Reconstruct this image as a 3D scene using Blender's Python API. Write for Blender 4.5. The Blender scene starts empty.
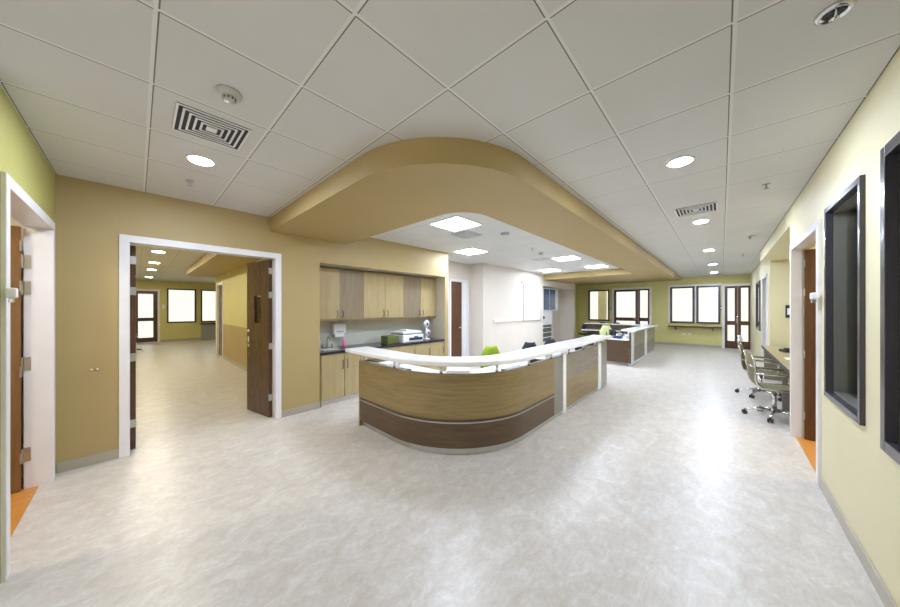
import bpy, bmesh, math, random
from mathutils import Vector, Matrix
random.seed(7)
COL = bpy.context.scene.collection
PI = math.pi
CEIL = 2.9

# ------------------------------------------------------------------ materials
def new_mat(name):
    m = bpy.data.materials.new(name); m.use_nodes = True
    nt = m.node_tree; nt.nodes.clear()
    out = nt.nodes.new('ShaderNodeOutputMaterial')
    b = nt.nodes.new('ShaderNodeBsdfPrincipled')
    nt.links.new(b.outputs[0], out.inputs[0])
    return m, nt, b, out

def coords(nt, scale=(1, 1, 1), rot=(0, 0, 0)):
    tc = nt.nodes.new('ShaderNodeTexCoord'); mp = nt.nodes.new('ShaderNodeMapping')
    mp.inputs['Scale'].default_value = scale; mp.inputs['Rotation'].default_value = rot
    nt.links.new(tc.outputs['Object'], mp.inputs[0]); return mp.outputs[0]

def noise(nt, vec, scale, detail=4, rough=.55, dist=0):
    n = nt.nodes.new('ShaderNodeTexNoise'); n.inputs['Scale'].default_value = scale
    n.inputs['Detail'].default_value = detail; n.inputs['Roughness'].default_value = rough
    n.inputs['Distortion'].default_value = dist
    nt.links.new(vec, n.inputs['Vector']); return n.outputs[0]

def ramp(nt, fac, stops):
    r = nt.nodes.new('ShaderNodeValToRGB'); e = r.color_ramp.elements
    e[0].position, e[0].color = stops[0][0], (*stops[0][1], 1)
    e[1].position, e[1].color = stops[-1][0], (*stops[-1][1], 1)
    for p, c in stops[1:-1]:
        x = e.new(p); x.color = (*c, 1)
    nt.links.new(fac, r.inputs[0]); return r.outputs[0]

def bump(nt, b, h, s=.1, d=.01):
    n = nt.nodes.new('ShaderNodeBump'); n.inputs['Strength'].default_value = s
    n.inputs['Distance'].default_value = d
    nt.links.new(h, n.inputs['Height']); nt.links.new(n.outputs[0], b.inputs['Normal'])

def plain(name, col, rough=.5, metal=0, var=.06, scale=6, bmp=0):
    m, nt, b, o = new_mat(name)
    v = coords(nt); n = noise(nt, v, scale)
    lo = tuple(max(0, c*(1-var)) for c in col); hi = tuple(min(1, c*(1+var)) for c in col)
    nt.links.new(ramp(nt, n, [(.3, lo), (.7, hi)]), b.inputs['Base Color'])
    b.inputs['Roughness'].default_value = rough; b.inputs['Metallic'].default_value = metal
    if bmp:
        bump(nt, b, noise(nt, v, 90, 3), bmp, .004)
    return m

def paint(name, col): return plain(name, col, .55, 0, .025, 1.5, .06)

def wood(name, dark, light, axis='x', rough=.35, sc=1.0):
    m, nt, b, o = new_mat(name)
    s = {'x': (1.2, 14, 14), 'y': (14, 1.2, 14), 'z': (12, 12, .9), 'h': (1.3, 1.3, 16)}[axis]
    v = coords(nt, tuple(k*sc for k in s))
    n1 = noise(nt, v, 1.6, 6, .6, .6); n2 = noise(nt, v, 7, 4, .6, .2)
    mx = nt.nodes.new('ShaderNodeMath'); mx.operation = 'MULTIPLY_ADD'
    nt.links.new(n2, mx.inputs[0]); mx.inputs[1].default_value = .35; nt.links.new(n1, mx.inputs[2])
    mid = tuple((a+c)/2 for a, c in zip(dark, light))
    nt.links.new(ramp(nt, mx.outputs[0], [(.45, dark), (.65, mid), (.88, light)]), b.inputs['Base Color'])
    b.inputs['Roughness'].default_value = rough
    return m

def emis(name, col, s):
    m, nt, b, o = new_mat(name)
    b.inputs['Base Color'].default_value = (*col, 1)
    b.inputs['Emission Color'].default_value = (*col, 1); b.inputs['Emission Strength'].default_value = s
    return m

M = {}
# vinyl floor, mottled in drifting patches
m, nt, b, o = new_mat('vinyl_floor')
v = coords(nt, (1, 1.6, 1), (0, 0, .5))
n1 = noise(nt, v, 5.5, 8, .7, 1.0); n2 = noise(nt, v, 30, 6, .7, .8)
mx = nt.nodes.new('ShaderNodeMath'); mx.operation = 'MULTIPLY_ADD'
nt.links.new(n2, mx.inputs[0]); mx.inputs[1].default_value = .6; nt.links.new(n1, mx.inputs[2])
nt.links.new(ramp(nt, mx.outputs[0], [(.42, (.46, .41, .34)), (.68, (.55, .505, .445)), (.84, (.61, .575, .525)), (1, (.70, .675, .64))]), b.inputs['Base Color'])
b.inputs['Roughness'].default_value = .34
bump(nt, b, n2, .05, .003)
M['floor'] = m
M['base'] = plain('vinyl_cove', (.42, .39, .31), .4)
M['colm'] = plain('taupe_metal_panel', (.30, .285, .24), .3, .5)
M['palelime'] = plain('pale_lime_fabric', (.60, .66, .30), .7)
M['tan'] = paint('tan_paint', (.44, .335, .15))
M['niche'] = paint('niche_cream_paint', (.60, .54, .42))
M['splash'] = paint('pale_grey_green_splashback', (.56, .58, .50))
M['cream'] = paint('cream_paint', (.71, .65, .57))
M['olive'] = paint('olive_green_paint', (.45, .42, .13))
M['farg'] = paint('yellow_green_paint', (.66, .61, .25))
M['yel'] = paint('pale_yellow_paint', (.74, .68, .44))
M['hall'] = paint('hall_yellow_paint', (.66, .61, .27))
M['sof'] = paint('soffit_paint', (.42, .31, .125))
M['white'] = plain('white_gloss_trim', (.80, .79, .80), .3, 0, .02)
M['slab'] = plain('white_solid_surface', (.90, .90, .88), .2, 0, .02)
M['plastic'] = plain('white_plastic', (.82, .83, .84), .35, 0, .03)
M['detec'] = plain('ivory_plastic', (.50, .50, .45), .4)
M['grayp'] = plain('grey_plastic', (.35, .36, .38), .4)
M['black'] = plain('black_plastic', (.02, .02, .022), .35)
M['granite'] = plain('black_granite', (.03, .025, .04), .15, 0, .6, 120)
M['chrome'] = plain('chrome', (.75, .76, .78), .15, 1, .03)
M['steel'] = plain('brushed_steel', (.55, .55, .53), .32, 1, .08)
M['frame'] = plain('dark_window_frame', (.085, .08, .095), .25, .4)
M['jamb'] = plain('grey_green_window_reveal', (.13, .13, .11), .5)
M['wood_tan'] = wood('oak_laminate', (.20, .14, .05), (.32, .23, .095), 'h')
M['wood_brown'] = wood('brown_laminate', (.075, .045, .022), (.125, .078, .042), 'h')
M['wood_taupe'] = wood('taupe_laminate', (.17, .14, .10), (.27, .23, .17), 'h')
M['cab_light'] = wood('light_cabinet_wood', (.39, .30, .14), (.47, .375, .20), 'z')
M['cab_gray'] = wood('grey_cabinet_wood', (.20, .15, .09), (.31, .24, .16), 'z')
M['door'] = wood('walnut_door', (.055, .024, .012), (.11, .05, .026), 'z', .25)
M['door_red'] = wood('red_brown_door', (.075, .03, .013), (.13, .052, .023), 'z', .25)
M['door_tan'] = wood('orange_brown_door', (.17, .085, .03), (.25, .13, .05), 'z', .25)
M['orange'] = wood('orange_wood_floor', (.50, .20, .03), (.66, .30, .06), 'x', .4)
M['mesh'] = plain('olive_mesh_fabric', (.20, .18, .08), .7, 0, .2, 60)
M['green'] = plain('lime_fabric', (.33, .47, .03), .7, 0, .12, 30)
M['darkf'] = plain('charcoal_fabric', (.03, .035, .045), .7, 0, .2, 30)
M['navy'] = plain('navy_plastic', (.03, .045, .16), .45)
M['bluecab'] = plain('blue_tinted_cabinet_glass', (.06, .10, .20), .12)
M['pink'] = plain('pink_liquid_soap', (.75, .25, .45), .3)
M['lime'] = plain('lime_plastic', (.13, .15, .03), .4)
M['red'] = plain('red_print', (.7, .05, .04), .5)
M['blue'] = plain('blue_print', (.10, .13, .60), .5)
M['paper'] = plain('paper', (.85, .85, .85), .7)
M['slot'] = plain('dark_slot', (.03, .028, .05), .6)
M['lamp'] = emis('downlight_glow', (.73, .82, 1.0), 250)
M['lampw'] = emis('hall_downlight_glow', (1.0, .90, .70), 120)
M['panel'] = emis('panel_glow', (.76, .84, 1.0), 25)

# glass: clear film with a sheen
m, nt, b, o = new_mat('clear_glass')
nt.nodes.remove(b)
tr = nt.nodes.new('ShaderNodeBsdfTransparent'); gl = nt.nodes.new('ShaderNodeBsdfGlossy'); gl.inputs['Roughness'].default_value = .02
fr = nt.nodes.new('ShaderNodeFresnel'); fr.inputs[0].default_value = 1.5
mi = nt.nodes.new('ShaderNodeMixShader')
tr.inputs[0].default_value = (.95, .97, .96, 1)
nt.links.new(fr.outputs[0], mi.inputs[0]); nt.links.new(tr.outputs[0], mi.inputs[1]); nt.links.new(gl.outputs[0], mi.inputs[2])
nt.links.new(mi.outputs[0], o.inputs[0]); M['glass'] = m

# suspended ceiling tiles with metal T-bars
def ceiling_mat():
    m, nt, b, o = new_mat('ceiling_tiles')
    tc = nt.nodes.new('ShaderNodeTexCoord'); sp = nt.nodes.new('ShaderNodeSeparateXYZ')
    nt.links.new(tc.outputs['Object'], sp.inputs[0])
    def mth(op, a, bb=None, c=None):
        n = nt.nodes.new('ShaderNodeMath'); n.operation = op
        for i, x in enumerate((a, bb, c)):
            if x is None: continue
            if isinstance(x, (int, float)): n.inputs[i].default_value = x
            else: nt.links.new(x, n.inputs[i])
        return n.outputs[0]
    def dist(sock, off, step):
        q = mth('DIVIDE', mth('SUBTRACT', sock, off), step)
        f = mth('SUBTRACT', q, mth('ROUND', q))
        return mth('MULTIPLY', f, step)          # signed distance in metres to the nearest bar
    dx = dist(sp.outputs[0], .058, .598); dy = dist(sp.outputs[1], -.042, .613)
    def bar(d):
        a = mth('ABSOLUTE', d)
        body = mth('LESS_THAN', a, .0105)
        edge = mth('MULTIPLY', mth('GREATER_THAN', d, .0055), mth('LESS_THAN', d, .0115))  # shadow line of the tile rim, painted dark along one side of the bar
        return body, edge
    b1, e1 = bar(dx); b2, e2 = bar(dy)
    body = mth('MAXIMUM', b1, b2)
    edge = mth('MULTIPLY', mth('MAXIMUM', mth('MULTIPLY', e1, mth('SUBTRACT', 1, mth('LESS_THAN', mth('ABSOLUTE', dy), .0085))),
                               mth('MULTIPLY', e2, mth('SUBTRACT', 1, mth('LESS_THAN', mth('ABSOLUTE', dx), .0085)))), 1)
    n = noise(nt, tc.outputs['Object'], 1.3, 2)
    tile = ramp(nt, n, [(.3, (.64, .635, .61)), (.7, (.68, .675, .65))])
    def mixc(f, a, c2):
        x = nt.nodes.new('ShaderNodeMix'); x.data_type = 'RGBA'
        nt.links.new(f, x.inputs[0])
        nt.links.new(a, x.inputs[6]); x.inputs[7].default_value = (*c2, 1); return x.outputs[2]
    c1 = mixc(body, tile, (.76, .76, .73)); c2 = mixc(edge, c1, (.16, .155, .14))
    nt.links.new(c2, b.inputs['Base Color']); b.inputs['Roughness'].default_value = .7
    bump(nt, b, noise(nt, tc.outputs['Object'], 70, 3), .08, .003)
    return m
M['ceil'] = ceiling_mat()

def smooth(o):
    for p in o.data.polygons: p.use_smooth = True
    o.data.set_sharp_from_angle(angle=.5)
    return o
# ------------------------------------------------------------------ mesh helpers
class MB:
    def __init__(s): s.bm = bmesh.new()
    def box(s, x0, x1, y0, y1, z0, z1, bev=0, mat=None):
        a = [Vector((x, y, z)) for x in (min(x0, x1), max(x0, x1)) for y in (min(y0, y1), max(y0, y1)) for z in (min(z0, z1), max(z0, z1))]
        t = bmesh.new(); v = [t.verts.new(p) for p in a]
        for q in ((0, 1, 3, 2), (4, 6, 7, 5), (0, 4, 5, 1), (2, 3, 7, 6), (0, 2, 6, 4), (1, 5, 7, 3)):
            t.faces.new([v[i] for i in q])
        if bev: bmesh.ops.bevel(t, geom=t.edges[:], offset=bev, segments=2, affect='EDGES', profile=.5)
        s._merge(t, mat); return s
    def _merge(s, t, mat=None):
        if mat: bmesh.ops.transform(t, matrix=mat, verts=t.verts[:])
        d = {}
        for v in t.verts: d[v] = s.bm.verts.new(v.co)
        for f in t.faces:
            try:
                g = s.bm.faces.new([d[v] for v in f.verts]); g.smooth = f.smooth
            except ValueError: pass
        t.free()
    def cyl(s, p, q, r0, r1=None, n=16, cap=True):
        p, q = Vector(p), Vector(q); r1 = r0 if r1 is None else r1
        ax = (q-p).normalized(); u = ax.orthogonal().normalized(); w = ax.cross(u)
        A = []; B = []
        for i in range(n):
            a = 2*PI*i/n; dd = math.cos(a)*u+math.sin(a)*w
            A.append(s.bm.verts.new(p+dd*r0)); B.append(s.bm.verts.new(q+dd*r1))
        for i in range(n):
            j = (i+1) % n; f = s.bm.faces.new((A[i], A[j], B[j], B[i])); f.smooth = True
        if cap:
            s.bm.faces.new(A[::-1]); s.bm.faces.new(B)
        return s
    def tube(s, pts, r, n=10):
        pts = [Vector(p) for p in pts]; rings = []; prev = None
        for i, p in enumerate(pts):
            t = (pts[min(i+1, len(pts)-1)]-pts[max(i-1, 0)]).normalized()
            u = t.orthogonal().normalized() if prev is None else (prev-t*prev.dot(t)).normalized()
            prev = u; w = t.cross(u)
            rr = r[i] if isinstance(r, (list, tuple)) else r
            rings.append([s.bm.verts.new(p+(math.cos(2*PI*k/n)*u+math.sin(2*PI*k/n)*w)*rr) for k in range(n)])
        for a, b_ in zip(rings, rings[1:]):
            for k in range(n):
                f = s.bm.faces.new((a[k], a[(k+1) % n], b_[(k+1) % n], b_[k])); f.smooth = True
        s.bm.faces.new(rings[0][::-1]); s.bm.faces.new(rings[-1]); return s
    def lathe(s, c, prof, n=24, axis='z'):
        c = Vector(c); rings = []
        for r, h in prof:
            ring = []
            for k in range(n):
                a = 2*PI*k/n
                if axis == 'z': o = Vector((r*math.cos(a), r*math.sin(a), h))
                elif axis == 'x': o = Vector((h, r*math.cos(a), r*math.sin(a)))
                else: o = Vector((r*math.cos(a), h, r*math.sin(a)))
                ring.append(s.bm.verts.new(c+o))
            rings.append(ring)
        for a, b_ in zip(rings, rings[1:]):
            for k in range(n):
                f = s.bm.faces.new((a[k], a[(k+1) % n], b_[(k+1) % n], b_[k])); f.smooth = True
        s.bm.faces.new(rings[0][::-1]); s.bm.faces.new(rings[-1]); return s
    def sheet(s, grid, th):   # curved pad from a grid of points, thickness along normals
        t = bmesh.new(); V = [[t.verts.new(p) for p in row] for row in grid]
        for i in range(len(V)-1):
            for j in range(len(V[0])-1):
                t.faces.new((V[i][j], V[i][j+1], V[i+1][j+1], V[i+1][j]))
        t.normal_update()
        bmesh.ops.solidify(t, geom=t.faces[:], thickness=th)
        for f in t.faces: f.smooth = True
        s._merge(t); return s
    def strip(s, pa, pb, z0, z1, closed=False):   # solid between two matching plan paths
        n = len(pa)
        v = [[s.bm.verts.new((p[0], p[1], z)) for p in path for z in ()] for path in ()]
        a0 = [s.bm.verts.new((*p, z0)) for p in pa]; a1 = [s.bm.verts.new((*p, z1)) for p in pa]
        b0 = [s.bm.verts.new((*p, z0)) for p in pb]; b1 = [s.bm.verts.new((*p, z1)) for p in pb]
        for i in range(n-1):
            s.bm.faces.new((a0[i], a0[i+1], a1[i+1], a1[i])); s.bm.faces.new((b0[i+1], b0[i], b1[i], b1[i+1]))
            s.bm.faces.new((a1[i], a1[i+1], b1[i+1], b1[i])); s.bm.faces.new((a0[i+1], a0[i], b0[i], b0[i+1]))
        s.bm.faces.new((a0[0], a1[0], b1[0], b0[0])); s.bm.faces.new((a0[-1], b0[-1], b1[-1], a1[-1]))
        return s
    def build(s, name, mat, parent=None, loc=None):
        bmesh.ops.recalc_face_normals(s.bm, faces=s.bm.faces[:])
        me = bpy.data.meshes.new(name); s.bm.to_mesh(me); s.bm.free()
        me.materials.append(mat)
        o = bpy.data.objects.new(name, me); COL.objects.link(o)
        if parent: o.parent = parent
        if loc: o.location = loc
        return o

def tag(o, label, cat=None, group=None, kind=None):
    if label: o['label'] = label
    if cat: o['category'] = cat
    if group: o['group'] = group
    if kind: o['kind'] = kind
    return o
def thing(name, label, cat, loc=(0, 0, 0), rz=0, group=None, kind=None):
    o = bpy.data.objects.new(name, None); COL.objects.link(o); o.empty_display_size = .1
    o.location = loc; o.rotation_euler = (0, 0, rz)
    return tag(o, label, cat, group, kind)
def struct(name, mb, mat, label, cat='wall'):
    return tag(mb.build(name, mat), label, cat, None, 'structure')
def dup(o, parent=None):
    c = o.copy(); COL.objects.link(c)
    if parent: c.parent = parent
    for ch in list(o.children): dup(ch, c)
    return c

def wall_boxes(mb, axis, pos, t, a0, a1, z0, z1, holes=()):
    A = sorted({a0, a1, *[h[0] for h in holes], *[h[1] for h in holes]}); Z = sorted({z0, z1, *[h[2] for h in holes], *[h[3] for h in holes]})
    for i in range(len(A)-1):
        run = None
        for k in range(len(Z)-1):
            ca, cz = (A[i]+A[i+1])/2, (Z[k]+Z[k+1])/2
            solid = not any(h[0] < ca < h[1] and h[2] < cz < h[3] for h in holes)
            if solid:
                if run is None: run = [Z[k], Z[k+1]]
                else: run[1] = Z[k+1]
            if (not solid or k == len(Z)-2) and run:
                if axis == 'x': mb.box(A[i], A[i+1], pos, pos+t, *run)
                else: mb.box(pos, pos+t, A[i], A[i+1], *run)
                run = None
    return mb

# a box in wall coordinates: along a, out of wall plane n, height z
def wb(mb, axis, a0, a1, n0, n1, z0, z1, bev=0):
    if axis == 'x': mb.box(a0, a1, n0, n1, z0, z1, bev)
    else: mb.box(n0, n1, a0, a1, z0, z1, bev)
    return mb
def casing(axis, a0, a1, n0, n1, z0, z1, w, sill=False, bev=.004):
    mb = MB()
    wb(mb, axis, a0, a0+w, n0, n1, z0, z1-w if not sill else z1, bev); wb(mb, axis, a1-w, a1, n0, n1, z0, z1-w if not sill else z1, bev)
    if not sill: wb(mb, axis, a0, a1, n0, n1, z1-w, z1, bev)
    else:
        wb(mb, axis, a0+w, a1-w, n0, n1, z1-w, z1, bev); wb(mb, axis, a0+w, a1-w, n0, n1, z0, z0+w, bev)
    return mb

# ------------------------------------------------------------------ shell
struct('floor', MB().box(-3.2, 18.5, -3.2, 21, -.1, 0), M['floor'], 'mottled pale beige vinyl floor running through the whole ward', 'floor')
struct('floor', MB().box(-3, -.60, 2.94, 4.7, .0005, .006), M['orange'], 'orange wood floor inside the room at the far left edge', 'floor')
struct('floor', MB().box(3.2, 5.8, -3, -.67, .0005, .006), M['orange'], 'orange wood floor inside the open doorway in the right wall', 'floor')
struct('ceiling', MB().box(-3.2, 16.2, -3.2, 21, CEIL, CEIL+.12), M['ceil'], 'suspended ceiling of white square tiles with metal bars', 'ceiling')

XW = -.54
DX0, DX1, DH = -.06, 1.37, 2.33      # double doorway
NX0, NX1, NH = 2.0, 4.9, 2.335       # niche
mb = wall_boxes(MB(), 'x', 4.72, .15, -.67, NX1+.1, 0, CEIL, [(DX0, DX1, -.001, DH), (NX0, NX1, -.001, NH)])

struct('wall_left', mb, M['tan'], 'tan wall with the double doorway and the cabinet niche')
mb = MB(); mb.box(NX0-.1, NX1+.1, 4.87, 5.5, NH, CEIL); mb.box(NX0-.1, NX0, 4.87, 5.5, 0, NH); mb.box(NX1-.001, NX1+.1, 4.722, 5.5, 0, NH); mb.box(NX0, NX1, 5.35, 5.5, 1.22, NH)
struct('wall_niche', mb, M['niche'], 'cream inside faces of the cabinet niche')
struct('wall_niche', MB().box(NX0, NX1, 5.345, 5.5, 0, 1.22), M['splash'], 'pale grey-green splashback wall above the niche countertop')
DW0, DW1 = 5.86, 6.69
mb = wall_boxes(MB(), 'x', 5.5, .15, 4.9, 6.95, 0, CEIL, [(DW0+.05, DW1-.05, -.001, 2.37)])
mb.box(6.8, 6.95, 5.03, 5.5, 0, CEIL)
struct('wall_back', mb, M['cream'], 'cream recessed wall with a brown door behind the nurse station')
mb = wall_boxes(MB(), 'x', 5.03, .15, 6.95, 13.98, 0, CEIL, [(10.64, 13.84, -.001, 2.46)])
mb.box(10.5, 13.98, 5.67, 5.8, 0, CEIL); mb.box(10.5, 10.64, 5.18, 5.67, 0, CEIL); mb.box(13.84, 13.98, 5.18, 5.67, 0, CEIL); mb.box(10.64, 13.84, 5.18, 5.67, 2.46, CEIL)
struct('wall_back', mb, M['cream'], 'long cream wall with the whiteboard and the equipment recess')
struct('wall_far', wall_boxes(MB(), 'x', 5.67, .15, 13.98, 16.15, 0, CEIL), M['farg'], 'short green wall beside the far left window')
FX = 16.0
WA = (4.11, 5.04, 1.0, 2.5); DB = (2.42, 3.89, 0, 2.5); WC = (.87, 1.63, 1.0, 2.5); WD = (.07, .75, 1.0, 2.5); DE = (-.83, -.08, 0, 2.48)
hs = [WA, (DB[0], DB[1], -.001, DB[3]), WC, WD, (DE[0], DE[1], -.001, DE[3])]
struct('wall_far', wall_boxes(MB(), 'y', FX, .15, -1.1, 5.67, 0, CEIL, hs), M['farg'], 'yellow-green wall with windows and glazed doors at the far end')
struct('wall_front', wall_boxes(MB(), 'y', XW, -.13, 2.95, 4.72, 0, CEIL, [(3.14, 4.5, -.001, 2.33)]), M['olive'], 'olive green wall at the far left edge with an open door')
RH = [(1.45, 2.72, .87, 2.43), (3.11, 3.90, .90, 2.40), (4.24, 5.58, -.001, 2.33)]
struct('wall_right', wall_boxes(MB(), 'x', -.65, -.14, -.67, 5.8, 0, CEIL, RH), M['yel'], 'pale yellow right wall with dark framed windows and an open door')
mb = MB(); mb.box(5.8, 9.8, -1.42, -.65, 2.68, CEIL); mb.box(5.8, 9.8, -1.42, -1.3, 0, 2.68); mb.box(5.7, 5.8, -1.42, -.79, 0, CEIL)
struct('wall_right', mb, M['yel'], 'pale yellow recess wall around the desk on the right')
mb = wall_boxes(MB(), 'x', -.80, -.14, 9.8, 16.0, 0, CEIL, [(10.35, 11.35, -.001, 2.36), (12.0, 13.1, 1.0, 2.36)])
mb.box(9.8, 9.92, -1.42, -.94, 0, CEIL)
struct('wall_right', mb, M['yel'], 'pale yellow right wall stretch beyond the desk recess')
# rooms behind openings
mb = MB(); mb.box(-3.1, -3, 2.8, 4.8, 0, CEIL); mb.box(-3, -.54, 2.8, 2.94, 0, CEIL); mb.box(-3, -.67, 4.7, 4.8, 0, CEIL)
struct('wall_side_room', mb, M['cream'], 'cream walls of the room at the far left edge')
mb = MB(); mb.box(1.2, 5.7, -3.1, -3, 0, CEIL); mb.box(1.1, 1.2, -3.1, -.79, 0, CEIL); mb.box(5.7, 5.8, -3.1, -1.42, 0, CEIL)
mb.box(4.05, 4.15, -3, -.79, 0, CEIL)
struct('wall_side_room', mb, M['yel'], 'pale yellow walls of the rooms behind the right wall')
mb = MB(); mb.box(9.92, 16, -2.3, -2.2, 0, CEIL)
struct('wall_side_room', mb, M['cream'], 'walls of the rooms beyond the desk recess')
# hall through the double doorway
mb = MB(); mb.box(1.9, 2.0, 5.5, 11.8, 0, CEIL); mb.box(1.9, 2.0, 11.8, 12.75, 2.38, CEIL); mb.box(1.9, 2.0, 12.75, 13.1, 0, CEIL)
mb.box(2.0, 4.6, 13.0, 13.1, 0, CEIL)
struct('wall_hall', mb, M['hall'], 'yellow hall wall with a pale band seen behind the open door leaf')
struct('wall_hall', MB().box(-1.3, -1.2, 4.87, 19.6, 0, CEIL).box(4.5, 4.6, 13.1, 19.6, 0, CEIL).box(-1.2, -.67, 4.72, 4.87, 0, CEIL), M['hall'], 'hidden side walls of the hall beyond the double doorway')
HW = [(-.92, .68, -.001, 2.42), (1.02, 2.03, .92, 2.53), (2.27, 3.25, .92, 2.53)]
struct('wall_hall', wall_boxes(MB(), 'x', 19.6, .15, -1.2, 4.5, 0, CEIL, HW), M['farg'], 'yellow-green end wall of the hall with windows and a glazed door')
struct('trim_1', MB().box(1.894, 1.9, 5.5, 11.73, .1, 1.1), M['tan'], 'tan lower wall sheeting along the hall wall', 'trim')

# curved soffit around the nurse station
def arc(cx, cy, r, n, a0=PI, a1=1.5*PI): return [(cx+r*math.cos(a0+(a1-a0)*i/n), cy+r*math.sin(a0+(a1-a0)*i/n)) for i in range(n+1)]
so = [(1.3, 4.719)]+arc(2.3, 2.25, 1.0, 36)+[(13.1, 1.25), (13.1, 5.029)]
si = [(2.45, 4.719)]+arc(2.83, 2.43, .38, 36)+[(10.7, 2.05), (10.7, 5.029)]
o = struct('ceiling', MB().strip(so, si, 2.7, CEIL-.002), M['sof'], 'curved tan ceiling soffit bending around the nurse station', 'ceiling')
smooth(o)
struct('ceiling', MB().box(1.12, 1.9, 4.88, 13.2, 2.7, CEIL-.002), M['sof'], 'straight tan soffit along the hall ceiling', 'ceiling')
struct('ceiling', MB().box(13.1, 15.999, 1.25, 5.66, 2.82, CEIL-.002), M['sof'], 'low tan beam before the far green wall', 'ceiling')

# baseboards
def base(name, axis, pos, t, spans, label, h=.1):
    mb = MB()
    for a, b_ in spans: wb(mb, axis, a, b_, pos, pos+t, 0, h, .003)
    struct(name, mb, M['base'], label, 'baseboard')
base('baseboard_left', 'x', 4.72, -.012, [(XW+.01, -.125), (1.44, 2.0)], 'grey-beige vinyl cove base along the tan wall')
base('baseboard_right', 'x', -.65, .012, [(-.53, 4.18)], 'grey-beige vinyl cove base under the right windows')
base('baseboard_back', 'x', 5.03, -.012, [(6.8, 10.64)], 'vinyl cove base along the cream wall')
base('baseboard_far', 'y', FX, -.012, [(3.97, 5.6), (.0, 2.34)], 'vinyl cove base along the far green wall')
base('baseboard_hall', 'y', 1.9, -.012, [(5.5, 11.75)], 'pale vinyl cove base in the hall')
base('baseboard_hall', 'x', 19.6, -.012, [(.78, 4.4)], 'pale vinyl cove base below the hall windows')

# ------------------------------------------------------------------ doors and windows
def handle(parent, axis, a, n, z, sgn, out):
    mb = MB()
    if axis == 'x':
        mb.cyl((a, n, z), (a, n+out*.012, z), .026); mb.tube([(a, n, z), (a, n+out*.05, z), (a+sgn*.02, n+out*.055, z), (a+sgn*.12, n+out*.055, z)], .01)
    else:
        mb.cyl((n, a, z), (n+out*.012, a, z), .026); mb.tube([(n, a, z), (n+out*.05, a, z), (n+out*.055, a+sgn*.02, z), (n+out*.055, a+sgn*.12, z)], .01)
    return mb.build('door_handle', M['chrome'], parent)

def door_frame(idx, axis, a0, a1, n0, n1, z1, w, label):
    r = thing('door_%d' % idx, label, 'door', (0, 0, 0), kind='structure')
    casing(axis, a0, a1, n0, n1, 0, z1, w+.006).build('door_frame', M['white'], r)
    return r

# door_1 : double doorway
r = door_frame(1, 'x', DX0-.07, DX1+.07, 4.70, 4.885, 2.395, .072, 'white framed double doorway with two dark brown leaves opened into the hall')
def leaf(parent, hinge, ang, w, h, mat, th=.045, vision=None, hand=True, big=0):
    T = Matrix.Translation(hinge) @ Matrix.Rotation(ang, 4, 'Z')
    mb = MB()
    if vision:
        x0, x1, z0, z1 = vision
        for bx in ((0, x0, 0, h), (x1, w, 0, h), (x0, x1, 0, z0), (x0, x1, z1, h)):
            mb.box(bx[0], bx[1], 0, th, bx[2]+.008, bx[3], 0, T)
    else: mb.box(0, w, 0, th, .008, h, .002, T)
    l = mb.build('door_leaf', mat, parent)
    if vision: MB().box(x0, x1, th*.4, th*.6, z0, z1, 0, T).build('vision_panel', M['glass'], l)
    for z in (.25, 1.0, 1.75, 2.1):
        hb = MB(); hb.box(-.006, .003, -.004, th+.003, z, z+.09, 0, T)
        if big: hb.box(-.05*big, .045, -.004+(th+.003 if big < 0 else 0), -.001+(th+.003 if big < 0 else 0), z, z+.12, 0, T); hb.cyl(T @ Vector((0, -.006, z-.005)), T @ Vector((0, -.006, z+.125)), .009, n=8)
        t2 = bmesh.new(); hb.build('hinge', M['steel'], l); t2.free()
    if hand:
        hm = MB(); 
        for sd, y0 in ((1, th), (-1, 0)):
            hm.box(w-.09, w-.04, y0, y0+sd*.008, 1.0, 1.16, 0, T)
            hm.tube([T @ Vector((w-.065, y0, 1.07)), T @ Vector((w-.065, y0+sd*.055, 1.07)), T @ Vector((w-.09, y0+sd*.06, 1.07)), T @ Vector((w-.19, y0+sd*.06, 1.065))], .011)
        hm.cyl(T @ Vector((w-.065, -.02, 1.25)), T @ Vector((w-.065, th+.02, 1.25)), .022)
        hm.build('door_handle', M['chrome'], l)
    return l
leaf(r, (DX0+.052, 4.885, 0), PI/2, .67, 2.31, M['door'])
leaf(r, (DX1-.012, 4.84, 0), PI/2+.19, .67, 2.31, M['door'], vision=(.24, .44, 1.38, 1.78))
# door_2 : far left room
r = door_frame(2, 'y', 3.07, 4.57, -.68, -.52, 2.40, .07, 'white framed doorway in the green wall at the far left edge')
leaf(r, (-.69, 4.50, 0), PI+.02, .95, 2.31, M['door_tan'], hand=False, big=0)
hm = MB()
for z in (.25, 1.05, 1.72, 1.95):
    hm.box(-.675, -.64, 4.486, 4.493, z, z+.12); hm.box(-.688, -.676, 4.46, 4.492, z, z+.12)
hm.build('hinge', M['steel'], r)
# door_3 : right wall
r = door_frame(3, 'x', 4.17, 5.65, -.725, -.63, 2.40, .07, 'white framed doorway in the right wall with a dark brown leaf swung inward')
leaf(r, (5.525, -.735, 0), -PI/2, .95, 2.31, M['door_red'], hand=False)
# door_4 : behind nurse station
r = door_frame(4, 'x', DW0, DW1, 5.47, 5.66, 2.42, .06, 'white framed brown door in the recessed wall behind the nurse station')
MB().box(DW0+.06, 6.42, 5.52, 5.56, .008, 2.36).build('door_leaf', M['door_red'], r)
MB().box(6.42, DW1-.06, 5.50, 5.56, .0, 2.36, .003).build('side_panel', M['white'], r)
handle(r, 'x', 6.36, 5.52, 1.05, -1, -1)

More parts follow.
